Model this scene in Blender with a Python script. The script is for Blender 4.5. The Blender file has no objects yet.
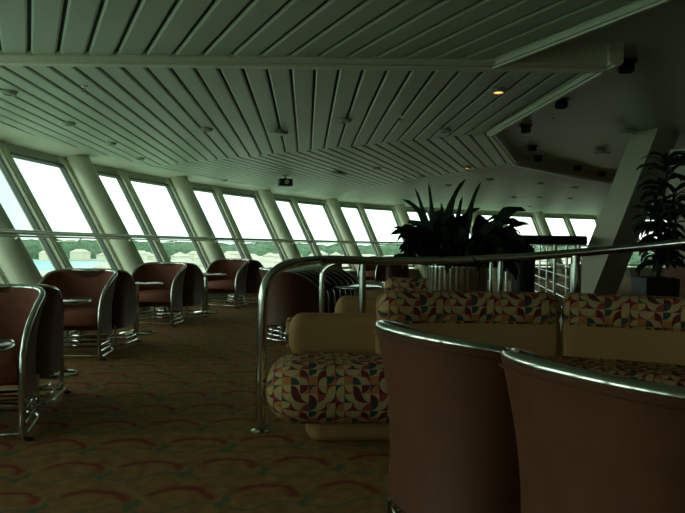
import bpy, math, random
from mathutils import Vector, Matrix
random.seed(7)
scn = bpy.context.scene
COL = scn.collection
PI = math.pi
V = Vector
# ------------------------------------------------------------------ materials
def new_mat(name):
    m = bpy.data.materials.new(name); m.use_nodes = True
    nt = m.node_tree
    return m, nt, nt.nodes['Principled BSDF']
def setp(b, **k):
    for n, v in k.items():
        n = n.replace('_', ' ')
        if n in b.inputs: b.inputs[n].default_value = v
def mat(name, col, rough=.5, metal=0., var=0., vscale=8., bump=0., bscale=60., coord='Object', sheen=0, spec=.5):
    m, nt, b = new_mat(name)
    setp(b, Base_Color=(*col, 1), Roughness=rough, Metallic=metal)
    b.inputs['Specular IOR Level'].default_value = spec
    if sheen: b.inputs['Sheen Weight'].default_value = sheen
    tc = nt.nodes.new('ShaderNodeTexCoord')
    if var:
        n = nt.nodes.new('ShaderNodeTexNoise'); n.inputs['Scale'].default_value = vscale; n.inputs['Detail'].default_value = 4
        nt.links.new(tc.outputs[coord], n.inputs['Vector'])
        r = nt.nodes.new('ShaderNodeValToRGB')
        r.color_ramp.elements[0].position = .3; r.color_ramp.elements[1].position = .7
        r.color_ramp.elements[0].color = (*[c*(1-var) for c in col], 1)
        r.color_ramp.elements[1].color = (*[min(1, c*(1+var)) for c in col], 1)
        nt.links.new(n.outputs['Fac'], r.inputs['Fac']); nt.links.new(r.outputs['Color'], b.inputs['Base Color'])
    if bump:
        n = nt.nodes.new('ShaderNodeTexNoise'); n.inputs['Scale'].default_value = bscale
        nt.links.new(tc.outputs[coord], n.inputs['Vector'])
        bp = nt.nodes.new('ShaderNodeBump'); bp.inputs['Strength'].default_value = bump; bp.inputs['Distance'].default_value = .003
        nt.links.new(n.outputs['Fac'], bp.inputs['Height']); nt.links.new(bp.outputs['Normal'], b.inputs['Normal'])
    return m
class NG:
    """little helper for arithmetic in a node tree"""
    def __init__(s, nt): s.nt = nt
    def m(s, op, a, b=None, c=None):
        n = s.nt.nodes.new('ShaderNodeMath'); n.operation = op
        for i, v in enumerate((a, b, c)):
            if v is None: continue
            if isinstance(v, (int, float)): n.inputs[i].default_value = v
            else: s.nt.links.new(v, n.inputs[i])
        return n.outputs[0]
    def mix(s, f, a, b):
        n = s.nt.nodes.new('ShaderNodeMix'); n.data_type = 'RGBA'
        for i, v in ((0, f), (6, a), (7, b)):
            if isinstance(v, (int, float)): n.inputs[i].default_value = v
            elif isinstance(v, tuple): n.inputs[i].default_value = (*v, 1)
            else: s.nt.links.new(v, n.inputs[i])
        return n.outputs[2]
    def comb(s, x, y, z=0.):
        n = s.nt.nodes.new('ShaderNodeCombineXYZ')
        for i, v in enumerate((x, y, z)):
            if isinstance(v, (int, float)): n.inputs[i].default_value = v
            else: s.nt.links.new(v, n.inputs[i])
        return n.outputs[0]
    def ss(s, e0, e1, x):
        n = s.nt.nodes.new('ShaderNodeMapRange'); n.interpolation_type = 'SMOOTHSTEP'
        n.inputs[1].default_value = e0; n.inputs[2].default_value = e1
        s.nt.links.new(x, n.inputs[0]); return n.outputs[0]

def carpet_mat():
    m, nt, b = new_mat('carpet_pile'); g = NG(nt)
    tc = nt.nodes.new('ShaderNodeTexCoord')
    wob = nt.nodes.new('ShaderNodeTexNoise'); wob.inputs['Scale'].default_value = 5; nt.links.new(tc.outputs['Object'], wob.inputs['Vector'])
    sp = nt.nodes.new('ShaderNodeSeparateXYZ'); nt.links.new(tc.outputs['Object'], sp.inputs[0])
    w = g.m('MULTIPLY', g.m('SUBTRACT', wob.outputs['Fac'], .5), .09)
    ca, sa = math.cos(.12), math.sin(.12)
    X = g.m('ADD', g.m('ADD', g.m('MULTIPLY', sp.outputs[0], ca), g.m('MULTIPLY', sp.outputs[1], sa)), w)
    Y = g.m('ADD', g.m('SUBTRACT', g.m('MULTIPLY', sp.outputs[1], ca), g.m('MULTIPLY', sp.outputs[0], sa)), w)
    def layer(shift):
        yy = g.m('DIVIDE', g.m('ADD', Y, shift), .37)
        row = g.m('FLOOR', yy)
        v = g.m('SUBTRACT', g.m('SUBTRACT', yy, row), .5)
        off = g.m('MULTIPLY', g.m('FLOORED_MODULO', row, 2), .5)
        xx = g.m('ADD', g.m('DIVIDE', X, .37), off)
        u = g.m('SUBTRACT', g.m('SUBTRACT', xx, g.m('FLOOR', xx)), .5)
        return u, v
    u, v = layer(0.)
    # shell: red brushed arc round the far half of an ellipse, fading to its right end
    r = g.m('SQRT', g.m('ADD', g.m('POWER', g.m('DIVIDE', u, .42), 2), g.m('POWER', g.m('DIVIDE', g.m('ADD', v, .08), .38), 2)))
    ring = g.m('SUBTRACT', 1, g.ss(.02, .24, g.m('ABSOLUTE', g.m('SUBTRACT', r, .9))))
    upper = g.ss(-.12, .1, g.m('ADD', v, g.m('MULTIPLY', u, .25)))
    arc = g.m('MULTIPLY', ring, upper)
    inside = g.m('MULTIPLY', g.m('SUBTRACT', 1, g.ss(.7, 1.0, r)), g.ss(.0, .32, v))
    # teal strokes : thin S line + a leaf blot
    u2 = g.m('SUBTRACT', u, 0.0)
    line = g.m('ABSOLUTE', g.m('SUBTRACT', v, g.m('SUBTRACT', g.m('MULTIPLY', g.m('SINE', g.m('MULTIPLY', u2, 6.283)), .12), .32)))
    teal1 = g.m('SUBTRACT', 1, g.ss(.01, .05, line))
    bu = g.m('ABSOLUTE', g.m('SUBTRACT', g.m('ABSOLUTE', u), .5)); bv = g.m('ADD', v, g.m('MULTIPLY', u, .15))
    bl = g.m('SQRT', g.m('ADD', g.m('POWER', g.m('DIVIDE', bu, .13), 2), g.m('POWER', g.m('DIVIDE', g.m('ADD', bv, .22), .15), 2)))
    teal2 = g.m('SUBTRACT', 1, g.ss(.5, 1.0, bl))
    teal = g.m('MAXIMUM', g.m('MULTIPLY', teal1, .75), teal2)
    fine = nt.nodes.new('ShaderNodeTexNoise'); fine.inputs['Scale'].default_value = 160; nt.links.new(tc.outputs['Object'], fine.inputs['Vector'])
    med = nt.nodes.new('ShaderNodeTexNoise'); med.inputs['Scale'].default_value = 14; nt.links.new(tc.outputs['Object'], med.inputs['Vector'])
    base = g.mix(g.ss(.3, .7, med.outputs['Fac']), (.24, .125, .045), (.34, .18, .065))
    c = g.mix(g.m('MULTIPLY', inside, .45), base, (.36, .13, .055))
    c = g.mix(g.m('MULTIPLY', arc, .85), c, (.24, .02, .025))
    c = g.mix(g.m('MULTIPLY', teal, .8), c, (.04, .14, .085))
    c = g.mix(g.m('MULTIPLY', g.ss(.35, .65, fine.outputs['Fac']), .2), c, (.1, .06, .03))
    nt.links.new(c, b.inputs['Base Color'])
    setp(b, Roughness=.95); b.inputs['Specular IOR Level'].default_value = .15
    bp = nt.nodes.new('ShaderNodeBump'); bp.inputs['Strength'].default_value = .4; bp.inputs['Distance'].default_value = .004
    nt.links.new(fine.outputs['Fac'], bp.inputs['Height']); nt.links.new(bp.outputs['Normal'], b.inputs['Normal'])
    return m

def fabric_mat():
    """retro patchwork of quarter circles, laid out on the UV map (metres)"""
    m, nt, b = new_mat('geometric_fabric'); g = NG(nt)
    tc = nt.nodes.new('ShaderNodeTexCoord')
    sp = nt.nodes.new('ShaderNodeSeparateXYZ'); nt.links.new(tc.outputs['UV'], sp.inputs[0])
    S = .047
    x = g.m('DIVIDE', sp.outputs[0], S); y = g.m('DIVIDE', sp.outputs[1], S)
    ix, iy = g.m('FLOOR', x), g.m('FLOOR', y)
    fx, fy = g.m('SUBTRACT', x, ix), g.m('SUBTRACT', y, iy)
    # repeat 6 x 4 block
    jx, jy = g.m('FLOORED_MODULO', ix, 7), g.m('FLOORED_MODULO', iy, 5)
    def wn(k):
        n = nt.nodes.new('ShaderNodeTexWhiteNoise'); n.noise_dimensions = '3D'
        nt.links.new(g.comb(g.m('ADD', jx, .5), g.m('ADD', jy, .5), k), n.inputs['Vector']); return n.outputs['Value']
    fl = g.m('GREATER_THAN', wn(3.3), .5); fl2 = g.m('GREATER_THAN', wn(5.7), .5)
    ux = g.m('ABSOLUTE', g.m('SUBTRACT', fx, fl)); uy = g.m('ABSOLUTE', g.m('SUBTRACT', fy, fl2))
    d = g.m('SQRT', g.m('ADD', g.m('POWER', ux, 2), g.m('POWER', uy, 2)))
    inside = g.m('LESS_THAN', d, .93)
    def ramp(v, cols):
        r = nt.nodes.new('ShaderNodeValToRGB'); r.color_ramp.interpolation = 'CONSTANT'
        el = r.color_ramp.elements
        el[0].position = 0; el[0].color = (*cols[0], 1)
        el[1].position = 1/len(cols); el[1].color = (*cols[1], 1)
        for i in range(2, len(cols)):
            e = el.new(i/len(cols)); e.color = (*cols[i], 1)
        nt.links.new(v, r.inputs['Fac']); return r.outputs['Color']
    cream = (.38, .29, .11); red = (.26, .035, .03); mar = (.11, .015, .02); org = (.38, .14, .045); teal = (.025, .055, .055); pale = (.36, .25, .14)
    A = ramp(wn(1.1), [red, mar, org, teal, red, mar, org, teal])
    B = ramp(wn(9.2), [cream, pale, cream, org, cream, pale])
    sw = g.m('GREATER_THAN', wn(12.4), .5)
    c = g.mix(g.m('ABSOLUTE', g.m('SUBTRACT', inside, sw)), B, A)
    nt.links.new(c, b.inputs['Base Color'])
    setp(b, Roughness=.85); b.inputs['Specular IOR Level'].default_value = .2
    n = nt.nodes.new('ShaderNodeTexNoise'); n.inputs['Scale'].default_value = 300; nt.links.new(tc.outputs['UV'], n.inputs['Vector'])
    bp = nt.nodes.new('ShaderNodeBump'); bp.inputs['Strength'].default_value = .25; bp.inputs['Distance'].default_value = .002
    nt.links.new(n.outputs['Fac'], bp.inputs['Height']); nt.links.new(bp.outputs['Normal'], b.inputs['Normal'])
    return m
def glass_mat():
    m = bpy.data.materials.new('tinted_glass'); m.use_nodes = True; nt = m.node_tree
    nt.nodes.clear()
    o = nt.nodes.new('ShaderNodeOutputMaterial'); t = nt.nodes.new('ShaderNodeBsdfTransparent'); gl = nt.nodes.new('ShaderNodeBsdfGlossy')
    lw = nt.nodes.new('ShaderNodeLayerWeight'); lw.inputs['Blend'].default_value = .5; g = NG(nt)
    fac = g.m('ADD', .02, g.m('MULTIPLY', g.m('POWER', lw.outputs['Facing'], 5), .5))
    t.inputs['Color'].default_value = (.92, .97, .93, 1); gl.inputs['Roughness'].default_value = .02
    mx = nt.nodes.new('ShaderNodeMixShader')
    nt.links.new(fac, mx.inputs[0]); nt.links.new(t.outputs[0], mx.inputs[1]); nt.links.new(gl.outputs[0], mx.inputs[2])
    nt.links.new(mx.outputs[0], o.inputs['Surface'])
    return m
def emit_mat(name, col, s):
    m, nt, b = new_mat(name)
    setp(b, Base_Color=(*col, 1)); b.inputs['Emission Color'].default_value = (*col, 1); b.inputs['Emission Strength'].default_value = s
    return m
def ground_mat():
    m, nt, b = new_mat('shore_land'); g = NG(nt)
    tc = nt.nodes.new('ShaderNodeTexCoord')
    n = nt.nodes.new('ShaderNodeTexNoise'); n.inputs['Scale'].default_value = .02; n.inputs['Detail'].default_value = 6
    nt.links.new(tc.outputs['Object'], n.inputs['Vector'])
    v = nt.nodes.new('ShaderNodeTexVoronoi'); v.inputs['Scale'].default_value = .05; nt.links.new(tc.outputs['Object'], v.inputs['Vector'])
    n2 = nt.nodes.new('ShaderNodeTexNoise'); n2.inputs['Scale'].default_value = .2; n2.inputs['Detail'].default_value = 5; nt.links.new(tc.outputs['Object'], n2.inputs['Vector'])
    c = g.mix(g.ss(.35, .65, n2.outputs['Fac']), (.06, .12, .07), (.20, .28, .18))
    c = g.mix(g.ss(.48, .56, n.outputs['Fac']), c, (.36, .42, .37))
    nt.links.new(c, b.inputs['Base Color']); setp(b, Roughness=.9)
    return m

M = {}
M['carpet'] = carpet_mat(); M['fabric'] = fabric_mat(); M['glass'] = glass_mat()
M['plank'] = mat('painted_ceiling_plank', (.46, .53, .45), .42, 0, .04, 1.2)
M['plankgap'] = mat('ceiling_void', (.03, .035, .03), .9)
M['smooth'] = mat('smooth_ceiling_paint', (.48, .53, .43), .4, 0, .06, .8)
M['trim'] = mat('pale_trim_paint', (.6, .62, .5), .38)
M['mullion'] = mat('mullion_paint', (.62, .64, .50), .45, 0, .04, 3)
M['column'] = mat('column_paint', (.60, .61, .48), .4, 0, .05, 2)
M['darkframe'] = mat('dark_window_gasket', (.11, .13, .115), .5)
M['chrome'] = mat('polished_chrome', (.62, .66, .62), .13, 1.)
M['steel'] = mat('brushed_steel', (.72, .76, .70), .3, 1.)
M['flute'] = mat('fluted_chrome', (.8, .85, .8), .2, 1.)
M['rust'] = mat('rust_upholstery', (.21, .055, .024), .7, 0, .12, 25, .25, 220)
M['brown'] = mat('brown_vinyl_shell', (.098, .034, .013), .45, 0, .12, 12, .25, 180)
M['tan'] = mat('tan_upholstery', (.33, .175, .055), .7, 0, .06, 20, .2, 260)
M['tablewood'] = mat('dark_lacquered_wood', (.035, .03, .026), .12, 0, .1, 10)
M['wood'] = mat('brown_wood_panel', (.20, .075, .03), .4, 0, .2, 4)
M['darkwood'] = mat('near_black_wood', (.02, .014, .01), .3)
M['leaf'] = mat('dark_green_leaf', (.009, .022, .009), .75, 0, .3, 14, spec=.2)
M['leaf2'] = mat('dracaena_leaf', (.012, .03, .013), .5, 0, .3, 14)
M['bark'] = mat('plant_cane', (.10, .075, .045), .9, 0, .3, 30)
M['soil'] = mat('soil', (.03, .02, .014), 1, 0, .3, 50)
M['blackpot'] = mat('black_pot_plastic', (.015, .015, .015), .35)
M['black'] = mat('black_plastic', (.012, .013, .013), .4)
M['wall'] = mat('pale_wall_paint', (.45, .46, .36), .6, 0, .03, 2)
M['darkwall'] = mat('dim_wall_paint', (.22, .21, .16), .6, 0, .1, 1)
M['lampwarm'] = emit_mat('warm_bulb', (1, .42, .1), 2.2)
M['lampoff'] = mat('unlit_reddish_bulb', (.16, .06, .04), .3)
M['rimpaint'] = mat('downlight_rim', (.36, .38, .31), .35)
M['white'] = mat('white_plastic', (.5, .52, .45), .4)
M['land'] = ground_mat()
M['sea'] = mat('turquoise_water', (.03, .42, .40), .3, 0, .2, .02)
M['tree'] = mat('far_tree_green', (.05, .11, .06), .9, 0, .5, .15)
M['house'] = mat('far_house_white', (.6, .58, .5), .7)
M['houseroof'] = mat('far_house_roof', (.42, .40, .36), .8)
M['housewin'] = mat('far_house_window', (.05, .08, .09), .3)

# ------------------------------------------------------------------ mesh building
class MB:
    def __init__(s): s.v = []; s.f = []; s.uv = []; s.mi = []
    def grid(s, rows, cu=False, cv=False, flip=False, mi=0, uv=None):
        b = len(s.v); nr, nc = len(rows), len(rows[0])
        for r in rows: s.v += [tuple(p) for p in r]
        for i in range(nr - (0 if cv else 1)):
            for j in range(nc - (0 if cu else 1)):
                i2, j2 = (i+1) % nr, (j+1) % nc
                q = [b+i*nc+j, b+i*nc+j2, b+i2*nc+j2, b+i2*nc+j]
                t = [(i, j), (i, j+1), (i+1, j+1), (i+1, j)]
                if flip: q.reverse(); t.reverse()
                s.f.append(q); s.mi.append(mi)
                s.uv.append([uv(a, c) if uv else (a*.1, c*.1) for a, c in t])
        return s
    def poly(s, pts, mi=0, flip=False):
        b = len(s.v); s.v += [tuple(p) for p in pts]
        q = list(range(b, b+len(pts)))
        if flip: q.reverse()
        s.f.append(q); s.mi.append(mi); s.uv.append([(s.v[k][0], s.v[k][1]) for k in q]); return s
    def hexa(s, p, mi=0):
        """p: 4 bottom pts (ccw) + 4 top pts"""
        b = len(s.v); s.v += [tuple(q) for q in p]
        for f in ((3,2,1,0),(4,5,6,7),(0,1,5,4),(1,2,6,5),(2,3,7,6),(3,0,4,7)):
            s.f.append([b+k for k in f]); s.mi.append(mi); s.uv.append([(s.v[b+k][0]+s.v[b+k][1], s.v[b+k][2]) for k in f])
        return s
    def box(s, c, d, rz=0, mi=0):
        hx, hy, hz = d[0]/2, d[1]/2, d[2]/2; R = Matrix.Rotation(rz, 3, 'Z'); c = V(c)
        return s.hexa([c+R@V((x, y, z)) for z in (-hz, hz) for x, y in ((-hx,-hy),(hx,-hy),(hx,hy),(-hx,hy))], mi)
    def lathe(s, prof, c=(0,0,0), n=24, mi=0):
        c = V(c); rows = [[c+V((r*math.cos(2*PI*k/n), r*math.sin(2*PI*k/n), z)) for k in range(n)] for r, z in prof]
        s.grid(rows, cu=True, mi=mi, uv=lambda i, j: (j/n, i*.1)); return s
    def tube(s, pts, r, n=10, mi=0, closed=False, caps=True):
        pts = [V(p) for p in pts]; N = len(pts); rs = r if isinstance(r, (list, tuple)) else [r]*N
        T = []
        for i in range(N):
            if closed: t = pts[(i+1) % N]-pts[i-1]
            else: t = pts[min(i+1, N-1)]-pts[max(i-1, 0)]
            T.append(t.normalized())
        up = V((0,0,1)) if abs(T[0].z) < .9 else V((1,0,0))
        nrm = T[0].cross(up).normalized(); rows = []
        for i in range(N):
            nrm = (nrm - T[i]*nrm.dot(T[i])).normalized(); bn = T[i].cross(nrm)
            rows.append([pts[i]+(nrm*math.cos(2*PI*k/n)+bn*math.sin(2*PI*k/n))*rs[i] for k in range(n)])
        b = len(s.v); s.grid(rows, cu=True, cv=closed, mi=mi, flip=False)
        if caps and not closed:
            s.poly(rows[0], mi, flip=False); s.poly(rows[-1], mi, flip=True)
        return s
    def build(s, name, mats, parent=None, smooth=True, angle=40):
        me = bpy.data.meshes.new(name); me.from_pydata(s.v, [], s.f)
        for m in (mats if isinstance(mats, (list, tuple)) else [mats]): me.materials.append(m)
        uvl = me.uv_layers.new(name='UVMap')
        for p, u, k in zip(me.polygons, s.uv, s.mi):
            p.material_index = k; p.use_smooth = smooth
            for li, t in zip(p.loop_indices, u): uvl.data[li].uv = t
        me.validate()
        import bmesh
        bm = bmesh.new(); bm.from_mesh(me)
        bmesh.ops.recalc_face_normals(bm, faces=bm.faces)
        if smooth:
            for e in bm.edges:
                if len(e.link_faces) == 2 and e.calc_face_angle(0) > math.radians(angle): e.smooth = False
        bm.to_mesh(me); bm.free()
        o = bpy.data.objects.new(name, me); COL.objects.link(o)
        if parent is not None: o.parent = parent
        return o
def empty(name, loc=(0,0,0), rz=0):
    o = bpy.data.objects.new(name, None); o.empty_display_size = .1; COL.objects.link(o)
    o.location = loc; o.rotation_euler = (0, 0, rz); return o
def tag(o, label=None, cat=None, group=None, kind=None):
    for k, v in (('label', label), ('category', cat), ('group', group), ('kind', kind)):
        if v: o[k] = v
    return o
def struct(o): o['kind'] = 'structure'; return o
def copy_tree(o, parent=None):
    c = o.copy(); COL.objects.link(c)
    if parent is not None: c.parent = parent
    for ch in list(o.children): copy_tree(ch, c)
    return c
def place(o, x, y, z=0, rz=0): o.location = (x, y, z); o.rotation_euler = (0, 0, rz); return o
def catmull(P, n=12):
    P = [V(p) for p in P]; Q = [P[0]*2-P[1]]+P+[P[-1]*2-P[-2]]; out = []
    for i in range(1, len(Q)-2):
        a, b, c, d = Q[i-1:i+3]
        for k in range(n):
            t = k/n
            out.append(.5*((2*b)+(c-a)*t+(2*a-5*b+4*c-d)*t*t+(3*b-a-3*c+d)*t**3))
    out.append(P[-1]); return out
def resample(P, n):
    L = [0]
    for a, b in zip(P, P[1:]): L.append(L[-1]+(b-a).length)
    out = []; j = 0
    for k in range(n):
        s = L[-1]*k/(n-1)
        while j < len(L)-2 and L[j+1] < s: j += 1
        t = (s-L[j])/max(1e-9, L[j+1]-L[j]); out.append(P[j].lerp(P[j+1], min(1, t)))
    return out

# ------------------------------------------------------------------ camera (seated eye height)
F = 630.; EYE = 1.1
cam = bpy.data.cameras.new('camera'); cam.sensor_width = 36; cam.lens = 36*F/685; cam.clip_start = .05; cam.clip_end = 6000
co = bpy.data.objects.new('camera', cam); COL.objects.link(co); scn.camera = co
co.matrix_world = Matrix.Translation((0, 0, EYE)) @ Matrix.Rotation(math.radians(90-1.05), 4, 'X') @ Matrix.Rotation(.0128, 4, 'Z')
def hor(x): return 240.6+.0128*x
def pt(x, y, z):
    """world point at height z that the photo shows at (x, y)"""
    d = F*(EYE-z)/(y-hor(x)); return V(((x-342)/F*d, d, z))
def at(x, d, z=0): return V(((x-342)/F*d, d, z))

# ------------------------------------------------------------------ the window wall (plan curve of the window heads)
CEIL = 2.5; RZ = 2.63; HEAD = 2.38; SILL = .35; LEAN = .57
head_pts = [(-2.6,-5.5),(-3.5,-2.5),(-4.2,1.0),(-4.6,4.5),(-4.72,7.4),(-4.5,10.1),(-3.72,13.15),(-2.3,16.1),(-.55,19.0),(1.76,21.35),(4.6,23.1),(7.6,24.6),(10.6,25.9),(13.8,26.9)]
curve = catmull([(x, y, 0) for x, y in head_pts], 16)
CL = [0]
for a, b in zip(curve, curve[1:]): CL.append(CL[-1]+(b-a).length)
def cpos(s):
    s = max(0, min(CL[-1]-1e-4, s)); j = 0
    while CL[j+1] < s: j += 1
    return curve[j].lerp(curve[j+1], (s-CL[j])/(CL[j+1]-CL[j]))
def cnorm(s):
    t = (cpos(s+.4)-cpos(s-.4)).normalized(); return V((-t.y, t.x, 0))     # outward
def wp(s, z, off=0.):
    """point of the leaning window plane at height z; off = inward distance"""
    n = cnorm(s); p = cpos(s)-n*((HEAD-z)*LEAN+off); return V((p.x, p.y, z))
# arc position of the second visible mullion
best = min(range(len(curve)), key=lambda i: (curve[i]-V((-4.50,10.1,0))).length); S0 = CL[best]
STEP = 1.63
ks = [k for k in range(-12, 20) if .5 < S0+k*STEP < CL[-1]-.4]
for i, k in enumerate(ks):
    s = S0+k*STEP; n = cnorm(s); t = V((n.y, -n.x, 0))
    a, b = wp(s, SILL-.05), wp(s, HEAD+.05)
    mb = MB(); w = .10
    ins, out = .10, .06
    mb.hexa([a-t*w-n*ins, a+t*w-n*ins, a+t*w+n*out, a-t*w+n*out, b-t*w-n*ins, b+t*w-n*ins, b+t*w+n*out, b-t*w+n*out])
    # raised cover strip in the middle of the post
    mb.hexa([a-t*w*.55-n*(ins+.02), a+t*w*.55-n*(ins+.02), a+t*w*.55-n*ins, a-t*w*.55-n*ins, b-t*w*.55-n*(ins+.02), b+t*w*.55-n*(ins+.02), b+t*w*.55-n*ins, b-t*w*.55-n*ins])
    struct(mb.build('trim_%d' % (i+1), M['mullion'], smooth=False))
for i, (k0, k1) in enumerate(zip(ks, ks[1:])):
    s0, s1 = S0+k0*STEP, S0+k1*STEP
    A, B, C, D = wp(s0, SILL), wp(s1, SILL), wp(s1, HEAD), wp(s0, HEAD)
    w = empty('window_%d' % (i+1), (A+B)/2); struct(w); inv = Matrix.Translation(-((A+B)/2))
    sm = (s0+s1)/2; n = cnorm(sm)
    nn = (B-A).cross(D-A).normalized()
    if nn.dot(n) < 0: nn = -nn
    P = [inv@p for p in (A, B, C, D)]
    MB().hexa([p-nn*.006 for p in P]+[p+nn*.006 for p in P]).build('pane', M['glass'], w, smooth=False)
    mb = MB()
    def inset(P, m):
        c = sum(P, V((0,0,0)))/4; out = []
        for q in range(4):
            e1 = (P[(q+1) % 4]-P[q]).normalized(); e2 = (P[q-1]-P[q]).normalized()
            out.append(P[q]+(e1+e2)*m)
        return out
    O = inset(P, .085); I = inset(P, .125)
    for q in range(4):
        r = (q+1) % 4
        mb.hexa([O[q]-nn*.035, O[r]-nn*.035, I[r]-nn*.035, I[q]-nn*.035, O[q]+nn*.03, O[r]+nn*.03, I[r]+nn*.03, I[q]+nn*.03])
    mb.build('frame', M['darkframe'], w, smooth=False)
# round leaning columns, inside of every second post
ci = 0
collabels = {}
for k in ks:
    if k % 2 == 0:
        s = S0+k*STEP+.06
        a, b = wp(s, 0.0, .27), wp(s, CEIL, .27)
        mb = MB(); rows = []
        R = .18
        for z, p in ((0, a), (CEIL, b)):
            rows.append([p+V((R*math.cos(2*PI*j/28), R*math.sin(2*PI*j/28), 0)) for j in range(28)])
        mb.grid(rows, cu=True); mb.poly(rows[0]); mb.poly(rows[1])
        ci += 1
        struct(mb.build('trim_column_%d' % ci, M['column']))
# parapet below the sill, head box, soffit
N = 160
ss_ = [CL[-1]*i/N for i in range(N+1)]
def band(name, za, offa, zb, offb, m, thick=.05, smooth=True):
    rows = []
    for s in ss_:
        n = cnorm(s)
        p, q = cpos(s)-n*offa, cpos(s)-n*offb
        p = V((p.x, p.y, za)); q = V((q.x, q.y, zb))
        nd = V((n.x, n.y, 0))*thick
        rows.append([p, q, q+nd, p+nd])
    mb = MB().grid(rows, cu=True); mb.poly(rows[0]); mb.poly(rows[-1])
    return struct(mb.build(name, m, smooth=smooth))
lo = (HEAD-SILL)*LEAN
band('wall_left', 0, lo+.05, SILL, lo+.05, M['wall'])
band('trim_sill', SILL-.02, lo+.16, SILL+.02, lo+.16, M['mullion'], .3)
band('trim_head', HEAD-.06, .02, HEAD+.12, -.08, M['trim'], .12)
band('trim_soffit', CEIL+.01, .62, HEAD+.06, .10, M['trim'], .06)

# window handrail
hr = []
s = 1.0
while s < CL[-1]-1: hr.append(wp(s, 1.195, .50)); s += .4
rail = tag(empty('handrail', (hr[0].x, hr[0].y, 0)), 'long thin metal handrail running in front of the leaning windows', 'handrail')
inv = Matrix.Translation(-rail.location)
MB().tube([inv@p for p in hr], .029, 10).build('top_tube', M['steel'], rail)
MB().tube([inv@(p+V((0,0,-.045))) for p in hr], .012, 8).build('lower_tube', M['steel'], rail)
for k in ks:
    s = S0+k*STEP
    if 1.2 < s < CL[-1]-1.2:
        a = wp(s, 1.15, .50); b = wp(s, 1.11, .36); c = wp(s, 1.09, .11)
        MB().tube([inv@p for p in (a, (a+b)/2+V((0,0,-.03)), b, c)], .012, 8).build('bracket', M['steel'], rail)

# ------------------------------------------------------------------ floor, ceiling, closing walls
def slab(name, pts, z, th, m):
    P = [V((x, y, z)) for x, y in pts]; Q = [p+V((0,0,th)) for p in P]
    mb = MB(); mb.poly(P); mb.poly(Q)
    for i in range(len(P)):
        j = (i+1) % len(P); mb.poly([P[i], P[j], Q[j], Q[i]])
    return struct(mb.build(name, m, smooth=False))
out_lo = [(cpos(s)-cnorm(s)*(lo-.05)) for s in ss_]
slab('floor', [(p.x, p.y) for p in out_lo]+[(14, -6)], -.1, .1, M['carpet'])
out_hi = [(cpos(s)+cnorm(s)*.25) for s in ss_]
slab('ceiling', [(p.x, p.y) for p in out_hi]+[(14, -6)], RZ, .15, M['smooth'])
struct(MB().box((14, 10.4, 1.4), (.2, 33.4, 2.8)).build('wall_right', M['darkwall'], smooth=False))
struct(MB().box((5.8, -6, 1.4), (17.5, .2, 2.8)).build('wall_back', M['darkwall'], smooth=False))

# planked sectors : polygon clipping in plan
def clip(poly, a, b):
    """keep the part left of the line a->b"""
    out = []
    def side(p): return (b[0]-a[0])*(p[1]-a[1])-(b[1]-a[1])*(p[0]-a[0])
    for i in range(len(poly)):
        p, q = poly[i], poly[(i+1) % len(poly)]; sp_, sq = side(p), side(q)
        if sp_ >= 0: out.append(p)
        if sp_*sq < 0:
            t = sp_/(sp_-sq); out.append((p[0]+(q[0]-p[0])*t, p[1]+(q[1]-p[1])*t))
    return out
def shrink(poly, m):
    """inset a convex ccw polygon"""
    res = poly
    n = len(poly)
    for i in range(n):
        a, b = poly[i], poly[(i+1) % n]
        L = math.hypot(b[0]-a[0], b[1]-a[1])
        if L < 1e-4: continue
        nx, ny = -(b[1]-a[1])/L*m, (b[0]-a[0])/L*m
        res = clip(res, (a[0]+nx, a[1]+ny), (b[0]+nx, b[1]+ny))
        if len(res) < 3: return []
    return res
edge = [cpos(s)-cnorm(s)*.55 for s in [CL[-1]*i/40 for i in range(41)]]
edge = [(p.x, p.y) for p in edge]     # runs near -> far with the room to its right
def area(p): return .5*sum(p[i][0]*p[(i+1) % len(p)][1]-p[(i+1) % len(p)][0]*p[i][1] for i in range(len(p)))
def dedupe(p):
    o = []
    for q in p:
        if not o or math.hypot(q[0]-o[-1][0], q[1]-o[-1][1]) > 1e-3: o.append(q)
    if len(o) > 1 and math.hypot(o[0][0]-o[-1][0], o[0][1]-o[-1][1]) < 1e-3: o.pop()
    return o
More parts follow.
